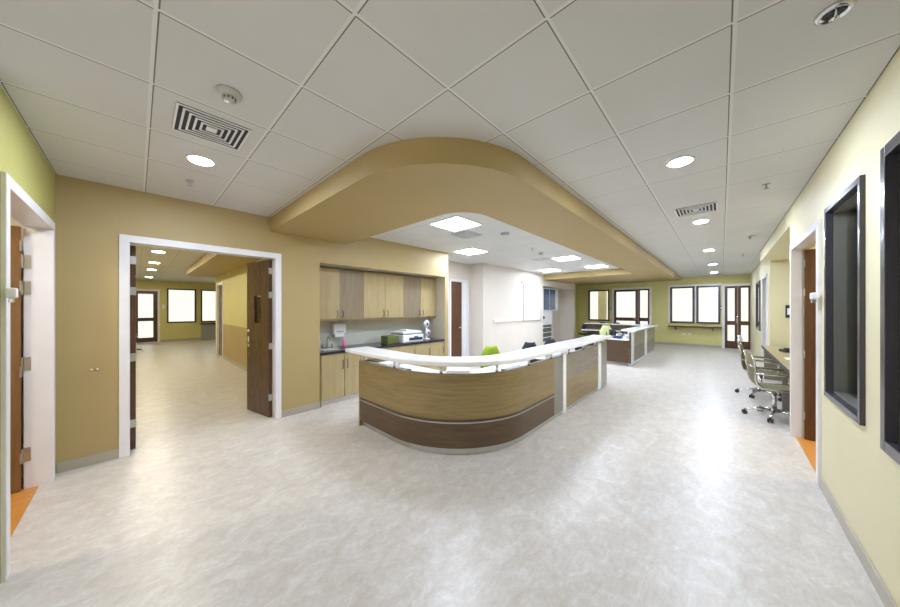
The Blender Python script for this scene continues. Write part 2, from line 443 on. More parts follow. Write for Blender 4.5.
def glazed_leaf(parent, axis, a0, a1, n0, n1, z0, z1, mat, st=.13, mid=1.08, midw=.16, bot=.22):
    mb = MB()
    for p in ((a0, a0+st, z0, z1), (a1-st, a1, z0, z1), (a0+st, a1-st, z1-st, z1), (a0+st, a1-st, mid-midw/2, mid+midw/2), (a0+st, a1-st, z0, z0+bot)):
        wb(mb, axis, p[0], p[1], n0, n1, p[2], p[3])
    l = mb.build('door_leaf', mat, parent)
    g = MB(); nm = (n0+n1)/2
    wb(g, axis, a0+st, a1-st, nm-.004, nm+.004, mid+midw/2, z1-st); wb(g, axis, a0+st, a1-st, nm-.004, nm+.004, z0+bot, mid-midw/2)
    g.build('glass_pane', M['glass'], l)
    return l
r = door_frame(5, 'y', DB[0]-.08, DB[1]+.08, FX-.02, FX+.16, 2.58, .08, 'white framed dark double door with wide and narrow glass leaf behind the far counter')
l = glazed_leaf(r, 'y', 2.88, 3.89, FX+.02, FX+.07, .01, 2.5, M['door'], .10)
handle(l, 'y', 2.95, FX+.02, 1.1, 1, -1)
glazed_leaf(r, 'y', 2.42, 2.87, FX+.02, FX+.07, .01, 2.5, M['door'], .07)
r = door_frame(6, 'y', DE[0]-.08, DE[1]+.08, FX-.02, FX+.16, 2.56, .08, 'white framed red-brown glazed double door at the end of the corridor')
glazed_leaf(r, 'y', -.455, -.08, FX+.02, FX+.07, .01, 2.48, M['door_red'], .085, 1.02, .16, .3)
l = glazed_leaf(r, 'y', -.83, -.46, FX+.02, FX+.07, .01, 2.48, M['door_red'], .085, 1.02, .16, .3)
mb = MB(); mb.tube([(FX+.02, -.43, 1.0), (FX-.05, -.43, 1.02), (FX-.05, -.43, 1.3), (FX+.02, -.43, 1.32)], .014); mb.build('door_handle', M['chrome'], l)
r = door_frame(7, 'x', -.99, .75, 19.57, 19.76, 2.49, .07, 'white framed dark glazed double door at the end of the hall')
glazed_leaf(r, 'x', -.92, -.12, 19.64, 19.69, .01, 2.42, M['door'], .15)
l = glazed_leaf(r, 'x', -.11, .68, 19.64, 19.69, .01, 2.42, M['door'], .15)
handle(l, 'x', -.04, 19.64, 1.15, 1, -1)
r = door_frame(8, 'x', 10.28, 11.42, -.95, -.78, 2.43, .07, 'white framed red-brown door beyond the desk recess')
MB().box(10.35, 11.35, -.92, -.88, .01, 2.36).build('door_leaf', M['door_red'], r)
r = door_frame(9, 'y', 11.73, 12.82, 1.88, 2.02, 2.45, .07, 'white framed door on the right side of the hall')
MB().box(1.94, 1.98, 11.8, 12.75, .01, 2.38).build('door_leaf', M['door'], r)

def window(idx, axis, a0, a1, z0, z1, n0, n1, fw, label, mat=None, inner=None, glassn=None, blind=None):
    r = thing('window_%d' % idx, label, 'window', kind='structure')
    casing(axis, a0-.03, a1+.03, n0, n1, z0-.03, z1+.03, fw, True, .003).build('window_frame', mat or M['frame'], r)
    g = glassn if glassn is not None else (n0+n1)/2
    mb = MB(); wb(mb, axis, a0+.02, a1-.02, g-.004, g+.004, z0+.02, z1-.02); mb.build('glass_pane', M['glass'], r)
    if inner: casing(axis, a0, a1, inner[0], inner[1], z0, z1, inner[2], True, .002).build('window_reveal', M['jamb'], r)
    return r
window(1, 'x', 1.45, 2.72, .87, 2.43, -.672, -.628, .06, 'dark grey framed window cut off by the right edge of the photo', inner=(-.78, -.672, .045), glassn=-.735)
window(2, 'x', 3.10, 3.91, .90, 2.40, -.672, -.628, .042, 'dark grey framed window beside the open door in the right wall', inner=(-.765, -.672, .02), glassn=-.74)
window(3, 'y', WA[0], WA[1], 1.0, 2.5, FX-.03, FX+.05, .07, 'dark framed window leftmost on the far green wall')
window(4, 'y', WC[0], WC[1], 1.0, 2.5, FX-.03, FX+.05, .07, 'left of the two bright windows over the far ledge')
window(5, 'y', WD[0], WD[1], 1.0, 2.5, FX-.03, FX+.05, .07, 'right of the two bright windows over the far ledge')
window(6, 'x', 12.0, 13.1, 1.0, 2.36, -.83, -.77, .07, 'dark framed window in the right wall beyond the desk recess')
window(7, 'x', 1.02, 2.03, .92, 2.53, 19.56, 19.65, .06, 'dark framed bright window in the middle of the hall end wall')
window(8, 'x', 2.27, 3.25, .92, 2.53, 19.56, 19.65, .06, 'dark framed bright window above the grey hall counter')
mb = MB(); mb.box(FX-.022, FX-.001, -.0, 1.72, 2.53, 2.60); mb.box(FX-.022, FX-.001, .79, .83, 1, 2.53); mb.box(FX-.022, FX-.001, 1.67, 1.73, .97, 2.53)
struct('trim_2', mb, M['white'], 'white trim around the two bright far windows', 'trim')
# outside seen through the far windows
tag(MB().box(17.2, 17.35, 4.55, 4.95, 0, 2.8).build('column', M['yel']), 'pale yellow column seen through the leftmost far window', 'column')
struct('floor', MB().box(-3, 5, 19.76, 22, -.02, -.001), M['floor'], 'pale floor beyond the hall end door', 'floor')

# ------------------------------------------------------------------ ceiling fittings
def disc_light(loc, r0, mat, label, group):
    t = thing('ceiling_light', label, 'ceiling light', loc, 0, group)
    MB().lathe((0, 0, 0), [(r0*.86, -.003), (r0, -.008), (r0*1.13, -.008), (r0*1.16, -.001)]).build('trim_ring', M['plastic'], t)
    MB().lathe((0, 0, 0), [(.001, -.010), (r0*.9, -.010), (r0*.9, -.004), (.001, -.004)]).build('diffuser', mat, t)
    return t
p0 = disc_light((.385, 3.35, CEIL), .088, M['lamp'], 'round downlight below the square vent near the left wall', 'round corridor downlights')
G = 'round corridor downlights'
def light_copy(loc, label, group=G, src=None):
    c = dup(src or p0); c.location = loc; c['label'] = label; c['group'] = group; return c
light_copy((3.28, .27, CEIL), 'largest round downlight in the corridor ceiling, nearest on the right')
light_copy((5.75, .23, CEIL), 'round downlight just past the corridor vent')
light_copy((8.75, .21, CEIL), 'round downlight third along the right corridor')
light_copy((11.6, .20, CEIL), 'small round downlight fourth along the right corridor')
light_copy((14.2, .20, CEIL), 'smallest round downlight before the far windows')
h0 = disc_light((.34, 9.45, CEIL), .11, M['lampw'], 'nearest round downlight in the hall ceiling', 'round hall downlights')
for y, lb in ((11.8, 'second round downlight in the hall ceiling'), (14.0, 'third round downlight in the hall ceiling'), (17.4, 'farthest round downlight in the hall ceiling'), (6.3, 'round downlight just inside the hall, above the door head')):
    light_copy((.34, y, CEIL), lb, 'round hall downlights', h0)

light_copy((-1.7, 3.7, CEIL), 'unseen downlight added to light the room at the far left edge', 'added unseen side room downlights', h0)  # added lamp out of view, brightens the left side room
light_copy((2.9, -2.0, CEIL), 'unseen downlight added to light the room behind the dark framed windows', 'added unseen side room downlights', h0)  # added lamp, unseen, so the room shows lit through the glass
light_copy((5.0, -1.9, CEIL), 'unseen downlight added to light the room behind the right door', 'added unseen side room downlights', h0)  # unseen lamp added as light for the room past the open door
def panel_light(loc, label):
    t = thing('ceiling_panel_light', label, 'ceiling light', loc, 0, 'square panel lights over the nurse station')
    casing_mb = MB()
    for a in ((-.30, .30, -.30, -.27), (-.30, .30, .27, .30), (-.30, -.27, -.27, .27), (.27, .30, -.27, .27)): casing_mb.box(a[0], a[1], a[2], a[3], -.012, -.001)
    casing_mb.build('frame', M['plastic'], t)
    MB().box(-.27, .27, -.27, .27, -.009, -.002).build('diffuser', M['panel'], t)
    return t
q0 = panel_light((3.35, 3.0, CEIL), 'large square panel light nearest the curved soffit')
for p, lb in (((5.2, 4.2, CEIL), 'square panel light above the recessed brown door'), ((7.6, 2.95, CEIL), 'square panel light midway over the nurse station'),
              ((9.6, 4.3, CEIL), 'square panel light near the whiteboard wall'), ((9.7, 2.85, CEIL), 'farthest square panel light by the soffit end')):
    c = dup(q0); c.location = p; c['label'] = lb

def vent(loc, s, label, rz=0, g='ceiling air vents'):
    t = thing('ceiling_vent', label, 'air vent', loc, rz, g)
    MB().box(-s, s, -s, s, -.003, -.001).build('backing', M['slot'], t)
    mb = MB(); n = 5
    for k in range(n+1):
        o_ = s*(1-k*.17); w = s*.062
        if k == n:
            mb.box(-o_, o_, -o_, o_, -.010, -.003); break
        zz = (-.010, -.0055)
        mb.box(-o_, o_, o_-w, o_, *zz); mb.box(-o_, o_, -o_, -o_+w, *zz); mb.box(-o_, -o_+w, -o_+w, o_-w, *zz); mb.box(o_-w, o_, -o_+w, o_-w, *zz)
    mb.build('louver', M['plastic'], t); return t
vent((.37, 2.705, CEIL), .20, 'square louvered vent in the ceiling above the tan wall, beside the smoke detector')
vent((5.02, .25, CEIL), .21, 'louvered vent between two downlights in the corridor ceiling')
vent((3.97, 3.3, CEIL), .20, 'louvered vent beside the largest panel light over the nurse station')
vent((7.25, 3.5, CEIL), .17, 'small louvered vent farther back over the nurse station')

def sprinkler(loc, label):
    t = thing('sprinkler', label, 'sprinkler', loc, 0, 'ceiling sprinklers')
    MB().lathe((0, 0, 0), [(.001, -.008), (.03, -.008), (.034, -.001), (.001, -.001)], 16).build('escutcheon', M['steel'], t)
    mb = MB().cyl((0, 0, -.005), (0, 0, -.05), .008, n=8); mb.lathe((0, 0, 0), [(.004, -.052), (.022, -.052), (.022, -.048), (.004, -.048)], 12)
    mb.build('nozzle', M['grayp'], t); return t
s0 = sprinkler((.37, 3.97, CEIL), 'sprinkler under the ceiling near the tan wall')
for p, lb in (((4.49, -.34, CEIL), 'sprinkler nearest in the right corridor ceiling'), ((7.52, -.37, CEIL), 'middle sprinkler in the right corridor ceiling'),
              ((9.89, -.37, CEIL), 'farthest sprinkler in the right corridor ceiling'), ((5.81, 2.99, CEIL), 'sprinkler over the nurse station, left of the detector'), ((.55, 12.4, CEIL), 'sprinkler in the hall ceiling')):
    c = dup(s0); c.location = p; c['label'] = lb
def detector(loc, label, k=1):
    t = thing('smoke_detector', label, 'smoke detector', loc, 0)
    MB().lathe((0, 0, 0), [(.001, -.03*k), (.045*k, -.03*k), (.062*k, -.018*k), (.064*k, -.001), (.001, -.001)]).build('housing', M['detec'], t)
    mb = MB().lathe((0, 0, 0), [(.001, -.052*k), (.028*k, -.052*k), (.036*k, -.03*k), (.001, -.03*k)], 20); mb.build('sensor_head', M['detec'], t)
    mb = MB()
    for i in range(10):
        a = 2*PI*i/10; mb.box(.030*k, .0335*k, -.004*k, .004*k, -.048*k, -.034*k, 0, Matrix.Rotation(a, 4, 'Z'))
    mb.build('vent_slot', M['black'], t); return t
detector((.38, 2.17, CEIL), 'round white smoke detector beside the square vent')
detector((6.45, 3.1, CEIL), 'round smoke detector over the nurse station')
t = thing('ceiling_spotlight', 'unlit round chrome recessed spotlight in the upper right ceiling', 'ceiling light', (2.08, -.36, CEIL))
MB().lathe((0, 0, 0), [(.035, -.004), (.042, -.018), (.055, -.012), (.058, -.001), (.03, -.001)]).build('trim_ring', M['chrome'], t)
MB().lathe((0, 0, 0), [(.001, -.007), (.036, -.007), (.036, -.001), (.001, -.001)]).build('lens', M['black'], t)
mb = MB().tube([(-.03, 0, -.006), (-.02, 0, -.03), (.02, 0, -.03), (.03, 0, -.006)], .004, 6); mb.lathe((0, 0, 0), [(.001, -.036), (.016, -.036), (.016, -.031), (.001, -.031)], 12); mb.build('bracket', M['chrome'], t)
tag(MB().lathe((4.35, 2.75, CEIL), [(.001, -.02), (.07, -.02), (.08, -.001), (.001, -.001)]).build('ceiling_speaker', M['grayp']), 'small grey round ceiling speaker beside the largest panel light', 'speaker')

# ------------------------------------------------------------------ main counter
def off(path, d):   # offset a plan path to its left side
    P = [Vector(p) for p in path]; out = []
    for i, p in enumerate(P):
        t = (P[min(i+1, len(P)-1)]-P[max(i-1, 0)]).normalized(); out.append((p.x-t.y*d, p.y+t.x*d))
    return out
CX, CY, CR = 2.07, 1.74, 1.1
def cpath(y0, x1): return [(CX, y0)]+arc(CX+CR, CY+CR, CR, 48)+[(x1, CY)]
def cstrip(y0, x1, d0, d1, z0, z1):
    p = cpath(y0, x1); return MB().strip(off(p, d0), off(p, d1), z0, z1)

t = thing('reception_counter', 'curved wood nurse station counter with white top in the centre', 'counter', (0, 0, 0))
smooth(cstrip(3.60, 4.06, .035, .06, 0, .08).build('plinth', M['steel'], t))
smooth(cstrip(3.60, 4.04, 0, .03, .08, .352).build('lower_panel', M['wood_brown'], t))
smooth(cstrip(3.60, 4.04, -.008, .03, .352, .364).build('accent_strip', M['steel'], t))
smooth(cstrip(3.60, 4.04, .004, .03, .364, .395).build('lower_panel', M['wood_brown'], t))
p1 = [(CX, 3.60)]+arc(CX+CR, CY+CR, CR, 48)
mbp = cstrip(3.60, 4.04, 0, .03, .395, .888); smooth(mbp.build('wood_panel', M['wood_tan'], t))
MB().box(CX-.001, CX+.6, 3.60, 3.63, .0, .888).build('end_panel', M['wood_tan'], t)
smooth(cstrip(3.60, 6.63, .03, .045, .08, .885).build('backing_board', M['white'], t))
ylo = CY
MB().box(4.04, 4.33, ylo, ylo+.03, .08, .888).build('metal_column', M['colm'], t)
MB().box(4.34, 4.45, ylo-.012, ylo+.03, .03, .93, .004).build('post', M['slab'], t)
MB().box(4.45, 6.04, ylo, ylo+.03, .08, .52).build('wood_panel', M['wood_tan'], t)
MB().box(4.45, 6.04, ylo, ylo+.03, .52, .888).build('upper_panel', M['wood_taupe'], t)
MB().box(6.04, 6.20, ylo-.012, ylo+.03, .03, .93, .004).build('post', M['slab'], t)
MB().box(6.20, 6.62, ylo, ylo+.06, .03, .93).build('end_column', M['colm'], t)
MB().box(6.595, 6.625, ylo+.06, ylo+.8, .03, .74).build('end_panel', M['wood_brown'], t)
MB().box(4.06, 6.62, ylo+.035, ylo+.06, 0, .08).build('plinth', M['steel'], t)
# counter top slab, a soft rounded edge
path = [(CX, 3.88), (CX, 3.3)]+arc(CX+CR, CY+CR, CR, 48)+[(3.4, CY), (6.72, CY)]
mb = MB().strip(off(path, -.075), off(path, .29), .982, 1.032)
o = mb.build('countertop', M['slab'], t)
bv = o.modifiers.new('edge', 'BEVEL'); bv.width = .012; bv.segments = 3; bv.limit_method = 'ANGLE'; bv.angle_limit = .9
smooth(o)
# glass screen under the slab and metal stand-offs
p = cpath(3.6, 6.6)
def at_len(path, s):
    P = [Vector(q) for q in path]
    for a, b_ in zip(P, P[1:]):
        L = (b_-a).length
        if s <= L: return a+(b_-a)*(s/L), (b_-a).normalized()
        s -= L
    return P[-1], (P[-1]-P[-2]).normalized()
for k, s_ in enumerate((.12, .75, 1.4, 2.05, 2.65, 3.3, 3.95, 4.6, 5.25, 5.75)):
    q, tg = at_len(p, s_); nn = Vector((-tg.y, tg.x)); c_ = q+nn*.02
    MB().cyl((c_.x, c_.y, .885), (c_.x, c_.y, .984), .016, n=12).build('standoff', M['chrome'], t)
tag(smooth(cstrip(3.58, 6.58, .05, .75, .72, .75).build('worktop', M['slab'], t)), None)
smooth(cstrip(3.58, 6.58, .12, .14, .75, .86).build('cable_tray', M['plastic'], t))
mb = MB().box(2.95, 6.5, 2.40, 2.44, .01, .72); mb.build('support_panel', M['white'], t)
MB().box(2.72, 2.76, 3.0, 3.56, .01, .72).build('support_panel', M['white'], t)
# clutter on the inner worktop, glimpsed in the gap below the slab
def clutter(name, cat, lab, x, y, sx, sy, sz, mat, rz=0, mat2=None):
    t_ = thing(name, lab, cat, (x, y, .751), rz)
    MB().box(-sx/2, sx/2, -sy/2, sy/2, 0, sz, .006).build('body', mat, t_)
    if name == 'desk_phone':
        MB().box(-sx/2-.005, -sx/2+.05, -sy/2, sy/2, sz+.001, sz+.03, .008).build('handset', M['black'], t_)
        MB().box(0, sx/2-.02, -sy/2+.02, sy/2-.02, sz+.0005, sz+.006).build('keypad', M['grayp'], t_)
    elif name == 'document_tray':
        MB().box(-sx/2+.01, sx/2-.01, -sy/2+.01, sy/2-.01, sz+.0005, sz+.03).build('paper_stack', M['paper'], t_)
    elif name == 'keyboard':
        MB().box(-sx/2+.015, sx/2-.015, -sy/2+.015, sy/2-.015, sz+.0005, sz+.006).build('keys', M['grayp'], t_)
    return t_
clutter('desk_phone', 'phone', 'dark desk phone under the counter top near its left end', 2.33, 3.05, .18, .22, .06, M['black'], .1)
clutter('document_tray', 'tray', 'tray of papers under the left stretch of the counter top', 2.36, 3.38, .26, .22, .07, M['steel'])
clutter('document_tray', 'tray', 'white paper tray under the counter top at the curve', 2.75, 2.42, .30, .22, .06, M['plastic'], -.8)
clutter('keyboard', 'keyboard', 'dark keyboard under the counter top past the curve', 3.55, 2.1, .42, .15, .03, M['black'])
clutter('desk_phone', 'phone', 'dark desk phone under the counter top before the first white post', 4.15, 2.05, .2, .22, .06, M['black'], .2)
clutter('document_tray', 'tray', 'tray of papers under the counter top between the white posts', 4.8, 2.05, .26, .24, .06, M['steel'])
clutter('keyboard', 'keyboard', 'dark keyboard under the counter top between the white posts', 5.4, 2.1, .42, .15, .03, M['black'])
clutter('desk_phone', 'phone', 'dark desk phone at the far end of the main counter', 6.1, 2.05, .2, .22, .06, M['black'])

# ------------------------------------------------------------------ second counter
t = thing('reception_counter', 'second smaller wood and white counter farther down the corridor', 'counter')
Y2 = 1.84; A0, A1 = 9.28, 13.2
MB().box(A0+.02, A1-.02, Y2+.03, Y2+.06, 0, .08).build('plinth', M['slab'], t)
for x0, x1, nm, mt, d in ((A0, 9.36, 'end_column', M['wood_brown'], 0), (9.36, 9.62, 'post', M['slab'], -.012), (9.62, 11.25, None, None, 0), (11.25, 11.6, 'post', M['slab'], -.012), (11.6, A1, None, None, 0)):
    if nm: MB().box(x0, x1, Y2+d, Y2+.03, .06, .93).build(nm, mt, t)
    else:
        MB().box(x0, x1, Y2, Y2+.03, .08, .50).build('wood_panel', M['wood_taupe'], t)
        MB().box(x0, x1, Y2, Y2+.03, .50, .90).build('upper_panel', M['colm'], t)
MB().box(A0, A1, Y2-.012, Y2+.0, .03, .075).build('kick_strip', M['slab'], t)
MB().box(A0, A0+.03, Y2+.04, 2.62, .08, .70).build('end_panel', M['wood_brown'], t)
MB().box(A0-.02, A1, Y2+.05, 2.66, .70, .73, .004).build('worktop', M['slab'], t)
MB().box(A0+.25, A1+.15, Y2-.08, Y2+.3, .94, .98, .008).build('countertop', M['slab'], t)
MB().box(A1-.2, A1+.15, Y2+.31, 4.3, .94, .98, .008).build('countertop', M['slab'], t)
MB().box(A1-.03, A1, Y2+.05, 4.25, .02, .94).build('back_panel', M['wood_brown'], t)
MB().box(9.4, 9.6, 2.1, 2.3, .7305, .80, .006).build('cable_box', M['navy'], t)
MB().box(A1-.7, A1-.04, 2.68, 4.25, .70, .73, .004).build('worktop', M['slab'], t)
for x in (9.7, 10.6, 11.4, 12.2, 12.9): MB().box(x, x+.05, Y2+.04, Y2+.07, .90, .94).build('standoff', M['black'], t)
for (x, y, lab) in ((9.75, 2.44, 'dark computer monitor nearest on the second counter'), (10.7, 2.35, 'dark computer monitor midway along the second counter'), (12.2, 2.35, 'dark computer monitor farthest along the second counter')):
    mt = thing('computer_monitor', lab, 'monitor', (x, y, .731), .6 if y < 2.8 else -.9, 'monitors on the second counter')
    MB().box(-.12, .12, -.08, .08, 0, .015, .004).build('base', M['black'], mt)
    MB().box(-.02, .02, -.02, .0, .015, .16).build('stand', M['black'], mt)
    MB().box(-.22, .22, -.05, -.02, .05, .22, .005).build('screen', M['black'], mt)
for (x, y, lab) in ((9.95, 2.02, 'stack of papers at the near end of the second counter'), (11.5, 2.2, 'stack of papers midway on the second counter')):
    tag(MB().box(x-.15, x+.15, y-.11, y+.11, .7305, .79, .004).build('paper_stack', M['paper']), lab, 'papers', 'paper stacks on the second counter')
for (x, y, lab) in ((13.15, 3.1, 'dark telephone on the far side top of the second counter'), (13.15, 3.6, 'dark box on the far side top of the second counter')):
    tag(MB().box(x-.08, x+.08, y-.1, y+.1, .981, 1.03, .008).build('telephone' if 'tele' in lab else 'box', M['black']), lab, 'phone' if 'tele' in lab else 'box')

# ------------------------------------------------------------------ niche cabinets
def pull(mb, x, y, z0, z1):
    mb.tube([(x, y, z0), (x, y-.03, z0+.008), (x, y-.036, (z0+z1)/2), (x, y-.03, z1-.008), (x, y, z1)], .006, 8)
xs = [2.005, 2.485, 2.965, 3.45, 3.93, 4.41, 4.895]
UF = 5.02
pair_lab = ['left pair of wall cabinets, one light door and one grey grained door', 'middle pair of light wood wall cabinets in the niche', 'right pair of wall cabinets, grey grained door beside a light one']
cols = ['cab_light', 'cab_gray', 'cab_light', 'cab_light', 'cab_gray', 'cab_light']
for k in range(3):
    t = thing('wall_cabinet', pair_lab[k], 'cabinet', (0, 0, 0), 0, 'wall cabinets in the niche')
    x0, x1 = xs[2*k], xs[2*k+2]
    MB().box(x0+.001, x1-.001, UF+.022, 5.349, 1.40, 2.31).build('body', M['cab_light'], t)
    for j in (0, 1):
        a, b_ = xs[2*k+j], xs[2*k+j+1]
        d = MB().box(a+.003, b_-.003, UF, UF+.02, 1.415, 2.295, .002).build('door', M[cols[2*k+j]], t)
        hx = b_-.05 if j == 0 else a+.05
        mb = MB(); pull(mb, hx, UF, 1.44, 1.56); mb.build('handle', M['black'], d)
    MB().box(x0+.002, x1-.002, UF-.004, UF+.02, 1.385, 1.41).build('bottom_rail', M['wood_tan'], t)
t = thing('base_cabinet', 'light wood double door base cabinet below the sink in the niche', 'cabinet')
MB().box(2.035, 2.72, 4.76, 5.33, .09, .84).build('body', M['cab_light'], t)
MB().box(2.012, 2.034, 4.735, 5.33, .0, .84).build('side_panel', M['wood_tan'], t)
MB().box(2.05, 2.72, 4.80, 5.3, .0, .09).build('plinth', M['white'], t)
for j, (a, b_) in enumerate(((2.036, 2.43), (2.434, 2.72))):
    d = MB().box(a+.002, b_-.002, 4.738, 4.758, .095, .835, .002).build('door', M['cab_light'], t)
    mb = MB(); pull(mb, 2.39 if j == 0 else 2.475, 4.738, .57, .72); mb.build('handle', M['black'], d)
t = thing('base_cabinet', 'base cabinet run hidden behind the curved counter below the printer', 'cabinet')
MB().box(2.725, 4.88, 4.76, 5.33, .09, .84).build('body', M['cab_light'], t)
MB().box(2.725, 4.88, 4.80, 5.3, .0, .09).build('plinth', M['white'], t)
for j in range(5):
    a = 2.73+j*.43
    d = MB().box(a+.003, a+.427, 4.738, 4.758, .095, .835, .002).build('door', M['cab_light'], t)
    mb = MB(); pull(mb, a+.38, 4.738, .57, .72); mb.build('handle', M['black'], d)
t = thing('countertop', 'black stone countertop with a steel sink inside the niche', 'countertop')
mb = MB(); mb.box(2.01, 4.89, 4.72, 4.86, .842, .88); mb.box(2.01, 4.89, 5.2, 5.345, .842, .88); mb.box(2.01, 2.15, 4.86, 5.2, .842, .88); mb.box(2.58, 4.89, 4.86, 5.2, .842, .88)
mb.build('slab', M['granite'], t)
mb = MB(); mb.box(2.15, 2.58, 4.86, 5.2, .8415, .846); mb.box(2.15, 2.16, 4.86, 5.2, .846, .884); mb.box(2.57, 2.58, 4.86, 5.2, .846, .884); mb.box(2.16, 2.57, 4.86, 4.87, .846, .884); mb.box(2.16, 2.57, 5.19, 5.2, .846, .884)
mb.build('sink_basin', M['steel'], t)
t = thing('sink_faucet', 'dark curved faucet behind the niche sink', 'faucet', (2.36, 5.25, .8805))
MB().tube([(0, 0, 0), (0, 0, .16), (0, -.03, .2), (0, -.09, .2), (0, -.12, .17), (0, -.12, .14)], .012).build('spout', M['grayp'], t)
mb = MB().tube([(-.09, 0, 0), (-.09, 0, .05), (-.09, -.04, .065)], .01).tube([(.09, 0, 0), (.09, 0, .05), (.09, -.04, .065)], .01); mb.build('tap_handles', M['grayp'], t)
t = thing('soap_bottle', 'clear pump bottle of pink soap beside the niche sink', 'soap bottle', (2.66, 5.2, .8805))
MB().lathe((0, 0, 0), [(.03, 0), (.038, .01), (.038, .12), (.02, .15), (.014, .16)]).build('bottle', M['pink'], t)
MB().cyl((0, 0, .16), (0, 0, .2), .007).box(-.01, .01, -.045, .01, .195, .21, .003).build('pump', M['plastic'], t)
t = thing('paper_towel_dispenser', 'white paper towel dispenser on the niche wall above the sink', 'dispenser', (2.60, 5.349, 1.06))
MB().box(-.12, .12, -.11, -.001, .06, .25, .02).build('housing', M['plastic'], t)
MB().box(-.09, .09, -.1, -.03, 0, .07).build('paper_towel', M['paper'], t)
MB().box(-.07, .07, -.125, -.119, .1, .115).build('slot', M['grayp'], t)
# printer
t = thing('printer', 'white and grey multifunction printer on the niche countertop', 'printer', (3.98, 5.0, .8805))
MB().box(-.26, .30, -.22, .22, 0, .17, .02).build('body', M['plastic'], t)
MB().box(-.10, .26, -.235, -.219, .05, .10, .003).build('paper_slot', M['black'], t)
MB().box(-.24, .28, -.2, .2, .18, .23, .015).build('scanner_lid', M['plastic'], t)
MB().box(-.25, .29, -.21, .21, .17, .18).build('seam_band', M['black'], t)
MB().box(-.10, .05, -.12, .12, .23, .262, .01).build('feeder', M['plastic'], t)
MB().box(.04, .14, -.238, -.219, .10, .13).build('display', M['blue'], t)
tag(MB().box(3.40, 3.66, 4.86, 5.1, .8805, 1.04, .01).build('storage_box', M['lime']), 'dark olive box to the left of the printer', 'box')
t = thing('desk_device', 'white and blue upright device with two rounded heads right of the printer', 'device', (4.62, 5.05, .8805))
MB().lathe((0, 0, 0), [(.001, 0), (.08, 0), (.08, .015), (.015, .03), (.012, .36), (.001, .36)]).build('stand', M['plastic'], t)
MB().lathe((0, 0, .36), [(.001, -.03), (.07, -.02), (.095, 0), (.07, .03), (.001, .035)], 20, 'y').build('head', M['plastic'], t)
MB().lathe((.02, -.02, .15), [(.001, -.03), (.06, -.02), (.08, 0), (.06, .03), (.001, .035)], 20, 'y').build('head', M['plastic'], t)
MB().lathe((0, -.034, .36), [(.001, -.004), (.035, -.004), (.035, 0), (.001, 0)], 16, 'y').build('hub', M['blue'], t)
MB().lathe((.02, -.054, .15), [(.001, -.004), (.035, -.004), (.035, 0), (.001, 0)], 16, 'y').build('hub', M['blue'], t)

# ------------------------------------------------------------------ wall items
t = thing('whiteboard', 'blank white board with thin dark frame on the cream wall', 'whiteboard', (9.75, 5.029, 1.8))
MB().box(-.64, .64, -.02, -.001, -.63, .63).build('board', M['slab'], t)
casing('x', -.66, .66, -.026, -.001, -.65, .65, .025, True, 0).build('frame', M['steel'], t)
t = thing('wall_sign', 'small white sign with a red mark above the whiteboard', 'sign', (9.02, 5.029, 2.5))
MB().box(-.17, .17, -.012, -.001, -.07, .07).build('plate', M['slab'], t)
MB().box(-.09, .09, -.0135, -.012, -.025, .02).build('red_mark', M['red'], t)
t = thing('wall_trunking', 'white horizontal cable trunking low beside the whiteboard', 'trunking', (8.1, 5.029, 1.22))
MB().box(-.8, .9, -.04, -.001, -.045, .045, .005).build('channel', M['plastic'], t)
for k in (-.6, -.25): MB().box(k-.06, k+.06, -.046, -.04, -.035, .035).build('socket', M['slab'], t)
def plate(x, y, z, sx, sz, label, mat='plastic', axis='x', sg=-1, cat='wall switch', name='wall_switch'):
    t = thing(name, label, cat, (x, y, z))
    mb = MB(); wb(mb, axis, -sx/2, sx/2, 0.001*sg, .012*sg, -sz/2, sz/2, .002); mb.build('plate', M[mat], t)
    mb = MB(); wb(mb, axis, -sx/4, sx/4, .012*sg, .016*sg, -sz/4, sz/4, .001); mb.build('rocker', M['slab'], t)
    return t
plate(-.315, 4.72, .975, .028, .028, 'left of two tiny wall plates on the tan wall', 'tan', cat='wall plate', name='wall_plate')
plate(-.275, 4.72, .975, .028, .028, 'right of two tiny wall plates on the tan wall', 'tan', cat='wall plate', name='wall_plate')
plate(16.0, 4.0, 1.6, .09, .12, 'dark wall switch between the leftmost far window and the dark double door', 'black', 'y')
plate(16.0, .02, 1.62, .08, .16, 'dark card reader beside the far corridor door', 'black', 'y')
plate(16.0, 1.2, .5, .12, .08, 'left socket plate below the far ledge', 'slab', 'y', cat='socket', name='wall_socket')
plate(16.0, 1.0, .5, .12, .08, 'right socket plate below the far ledge', 'slab', 'y', cat='socket', name='wall_socket')
plate(.88, 19.6, 1.68, .12, .2, 'white and dark wall device left of the hall window', 'plastic', cat='wall device', name='wall_intercom')
t = thing('wall_dispenser', 'small white wall dispenser between the right door and the window', 'dispenser', (4.12, -.63, 1.68))
MB().box(-.03, .03, .001, .05, 0, .06, .01).build('housing', M['plastic'], t); MB().box(-.015, .015, .015, .045, -.03, 0, .004).build('nozzle', M['chrome'], t)
t = thing('wall_dispenser', 'small white wall dispenser on the near door jamb at the left edge', 'dispenser', (XW, 3.045, 1.66))
MB().box(.021, .06, -.022, .022, 0, .06, .008).build('housing', M['plastic'], t); MB().box(.03, .05, -.012, .012, -.025, 0, .004).build('nozzle', M['chrome'], t)
plate(9.8, -1.08, 1.53, .1, .28, 'dark narrow wall box at the end of the desk recess', 'black', 'y', cat='wall box', name='wall_box')
t = thing('wall_ledge', 'dark narrow ledge below the two bright far windows', 'shelf', (0, 0, 0))
MB().box(15.75, 15.999, -.0, 1.72, .80, .85, .004).build('shelf_board', M['door'], t)
for y in (.25, 1.45): MB().box(15.8, 15.998, y, y+.03, .68, .80).build('bracket', M['black'], t)
